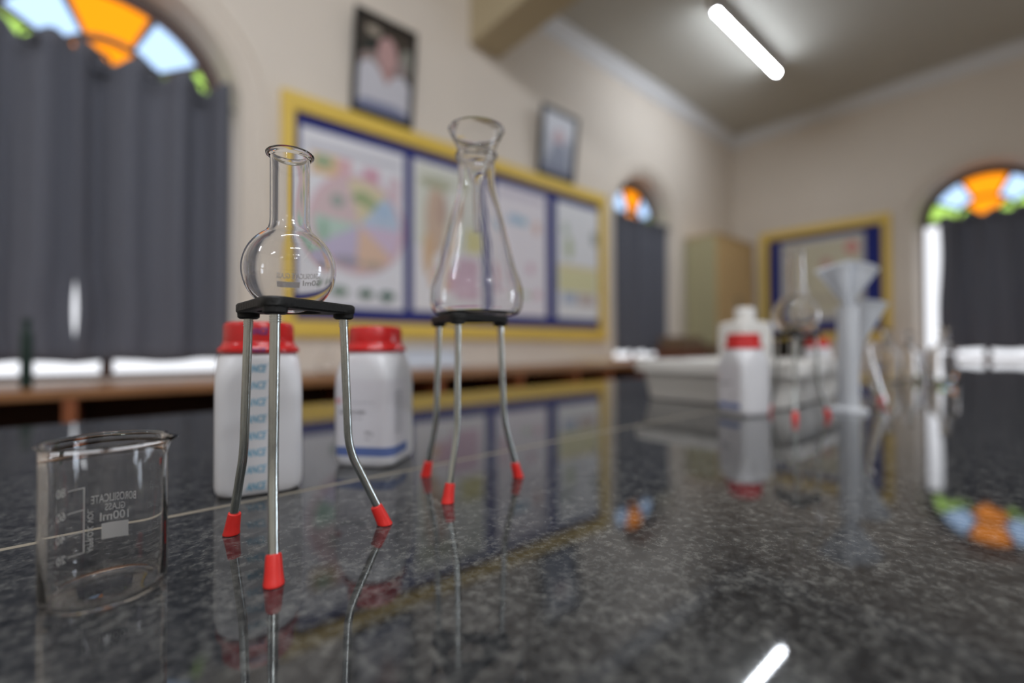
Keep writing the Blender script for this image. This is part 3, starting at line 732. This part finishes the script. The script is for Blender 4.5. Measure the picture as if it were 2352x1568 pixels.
# ------------------------------------------------------------------ right-hand group
# white tray
t = empty('wash_tray', (1.04, .435, 0), label='large white rectangular plastic tray on the bench', cat='tray')
def rrc(hx, hy, rc, z, n=6):
    pts = []
    for cx_, cy_, a0 in ((hx-rc, hy-rc, 0), (-hx+rc, hy-rc, 90), (-hx+rc, -hy+rc, 180), (hx-rc, -hy+rc, 270)):
        pts += [(cx_+rc*cos(rad(a0+90*i/n)), cy_+rc*sin(rad(a0+90*i/n)), z) for i in range(n+1)]
    return pts
b = MB(); b.loft([rrc(.16, .128, .02, .0005), rrc(.166, .134, .024, .003), rrc(.178, .147, .028, .078), rrc(.180, .149, .028, .082), rrc(.177, .146, .027, .082), rrc(.163, .131, .022, .006), rrc(.158, .126, .02, .0035)])
b.build('basin', TRAYP, t, smooth=40)
b = MB(); b.loft([rrc(.180, .149, .028, .062), rrc(.190, .159, .034, .060), rrc(.191, .160, .034, .080), rrc(.189, .158, .034, .0825), rrc(.180, .149, .028, .0825)], caps=False)
b.build('rim', TRAYP, t, smooth=40)
# jug with white cap in the tray
t = empty('plastic_jug', (1.005, .415, .0038), rad(-25), label='plain white square bottle with white screw cap standing in the tray', cat='bottle')
def rq(h, c, z): return rsq(h, c, z, 6)
b = MB(); b.loft([rq(h, c, z) for h, c, z in ((.034, .010, 0), (.038, .012, .004), (.039, .012, .010), (.039, .012, .150), (.0375, .013, .155), (.033, .016, .158), (.019, .0185, .1605), (.0165, .0163, .166))]); b.build('bottle_body', TRAYP, t, smooth=40)
b = MB(); b.lathe([(0, .163), (.0190, .163), (.0194, .165), (.0188, .186), (.0170, .1885), (0, .189)], 40); b.build('screw_cap', TRAYP, t, smooth=40)
# third and fourth tripods with flasks
tripod((.825, .262), 'third tripod, with a larger round flask, behind the bottle in front of the tray', [75, 195, 315], hole=.020, top=.134)
rb_flask((.825, .262, 0), .0335, .1600, .0125, .2630, 'larger round bottom glass flask on the third tripod at right')
tripod((1.300, .400), 'farthest tripod, beyond the white tray', [30, 150, 270], top=.134)
rb_flask((1.300, .400, 0), .0300, .1580, .0120, .2600, 'round bottom glass flask on the farthest tripod, beyond the white tray')
# measuring cylinder
t = empty('measuring_cylinder', (.950, .2225, 0), label='tall translucent white plastic cylinder holding two funnels', cat='cylinder')
b = MB(); b.loft([[((r)*cos(2*pi*i/6+.3), (r)*sin(2*pi*i/6+.3), z) for i in range(6)] for r, z in ((.031, .0004), (.031, .005), (.018, .009))]); b.build('hexagonal_foot', TRANSL, t)
b = MB(); b.lathe([(0, .0085), (.0145, .0085), (.0155, .012), (.0155, .176), (.0168, .1775), (.0168, .179), (.0150, .1795), (.0140, .176), (.0140, .014), (0, .0135)], 40); b.build('tube', TRANSL, t, smooth=40)
# funnels: tilted outwards in opposite directions in the picture plane
def tilted(loc, ang, horiz=(.756, -.655)):
    ax = Vector((horiz[0]*sin(ang), horiz[1]*sin(ang), cos(ang))); return Vector((0, 0, 1)).rotation_difference(ax).to_euler()
funnel((.9415, .2215, .181), TRANSL, 'white plastic funnel leaning left in the tall white cylinder', .0262, .0700, .0035, .022, tilted(None, rad(-19)), .0012, 'plastic_funnel')
funnel((.9580, .2235, .181), TRANSL, 'white plastic funnel leaning right in the tall white cylinder', .0262, .0700, .0035, .022, tilted(None, rad(19)), .0012, 'plastic_funnel')
erlen((1.021, .2170, .0003), .9, .118, 'conical glass flask on the bench behind the white cylinder', lip=.0160, nr=.0135, R=.0345)
funnel((1.021, .2170, .1205), TRANSL, 'white plastic funnel standing in the conical flask behind the cylinder', .0280, .0700, .0040, .045, tilted(None, rad(10)), .0012, 'plastic_funnel')
b = MB(); b.lathe([(0, 0), (.0065, 0), (.0075, .014), (.0070, .015), (0, .015)], 24); tag(b.build('rubber_stopper', REDR, loc=(1.12, .207, .0003), smooth=40), 'small red rubber stopper on the bench right of the conical flasks', 'stopper')
# reagent bottles far right
def reagent(x, y, s, label):
    out = [(0, .0004), (.031*s, 0), (.034*s, .003*s), (.034*s, .085*s), (.032*s, .094*s), (.024*s, .104*s), (.0135*s, .110*s), (.012*s, .114*s), (.012*s, .126*s), (.015*s, .128*s), (.015*s, .131*s)]
    inn = wall_profile(out[:-2], .0028, .004)
    prof = out+[(.012*s, .132*s), (.010*s, .130*s)]+inn[::-1][1:]
    o = glass('reagent_bottle', prof, (x, y, .0003), n=48); tag(o, label, 'bottle')
    b = MB(); b.lathe([(0, .112*s), (.0075*s, .112*s), (.0095*s, .131*s), (.008*s, .135*s), (.0075*s, .140*s), (.0125*s, .147*s), (.0145*s, .153*s), (.0125*s, .160*s), (.006*s, .165*s), (0, .166*s)], 32)
    b.build('glass_stopper', GLASS, o, smooth=50)
reagent(1.86, .330, 1.0, 'stoppered clear glass bottle at far right, nearest the white cylinder')
reagent(2.02, .300, .95, 'stoppered clear glass bottle at far right, middle of three')
reagent(1.98, .215, 1.05, 'stoppered clear glass bottle at far right, nearest the right window')
# round flask on the left counter
t = rb_flask((.73, 2.10, -.012), .045, .0455, .012, .15, 'clear round glass flask on the wooden counter between the two red capped bottles', th=.0015)
print('objects', len(bpy.data.objects))
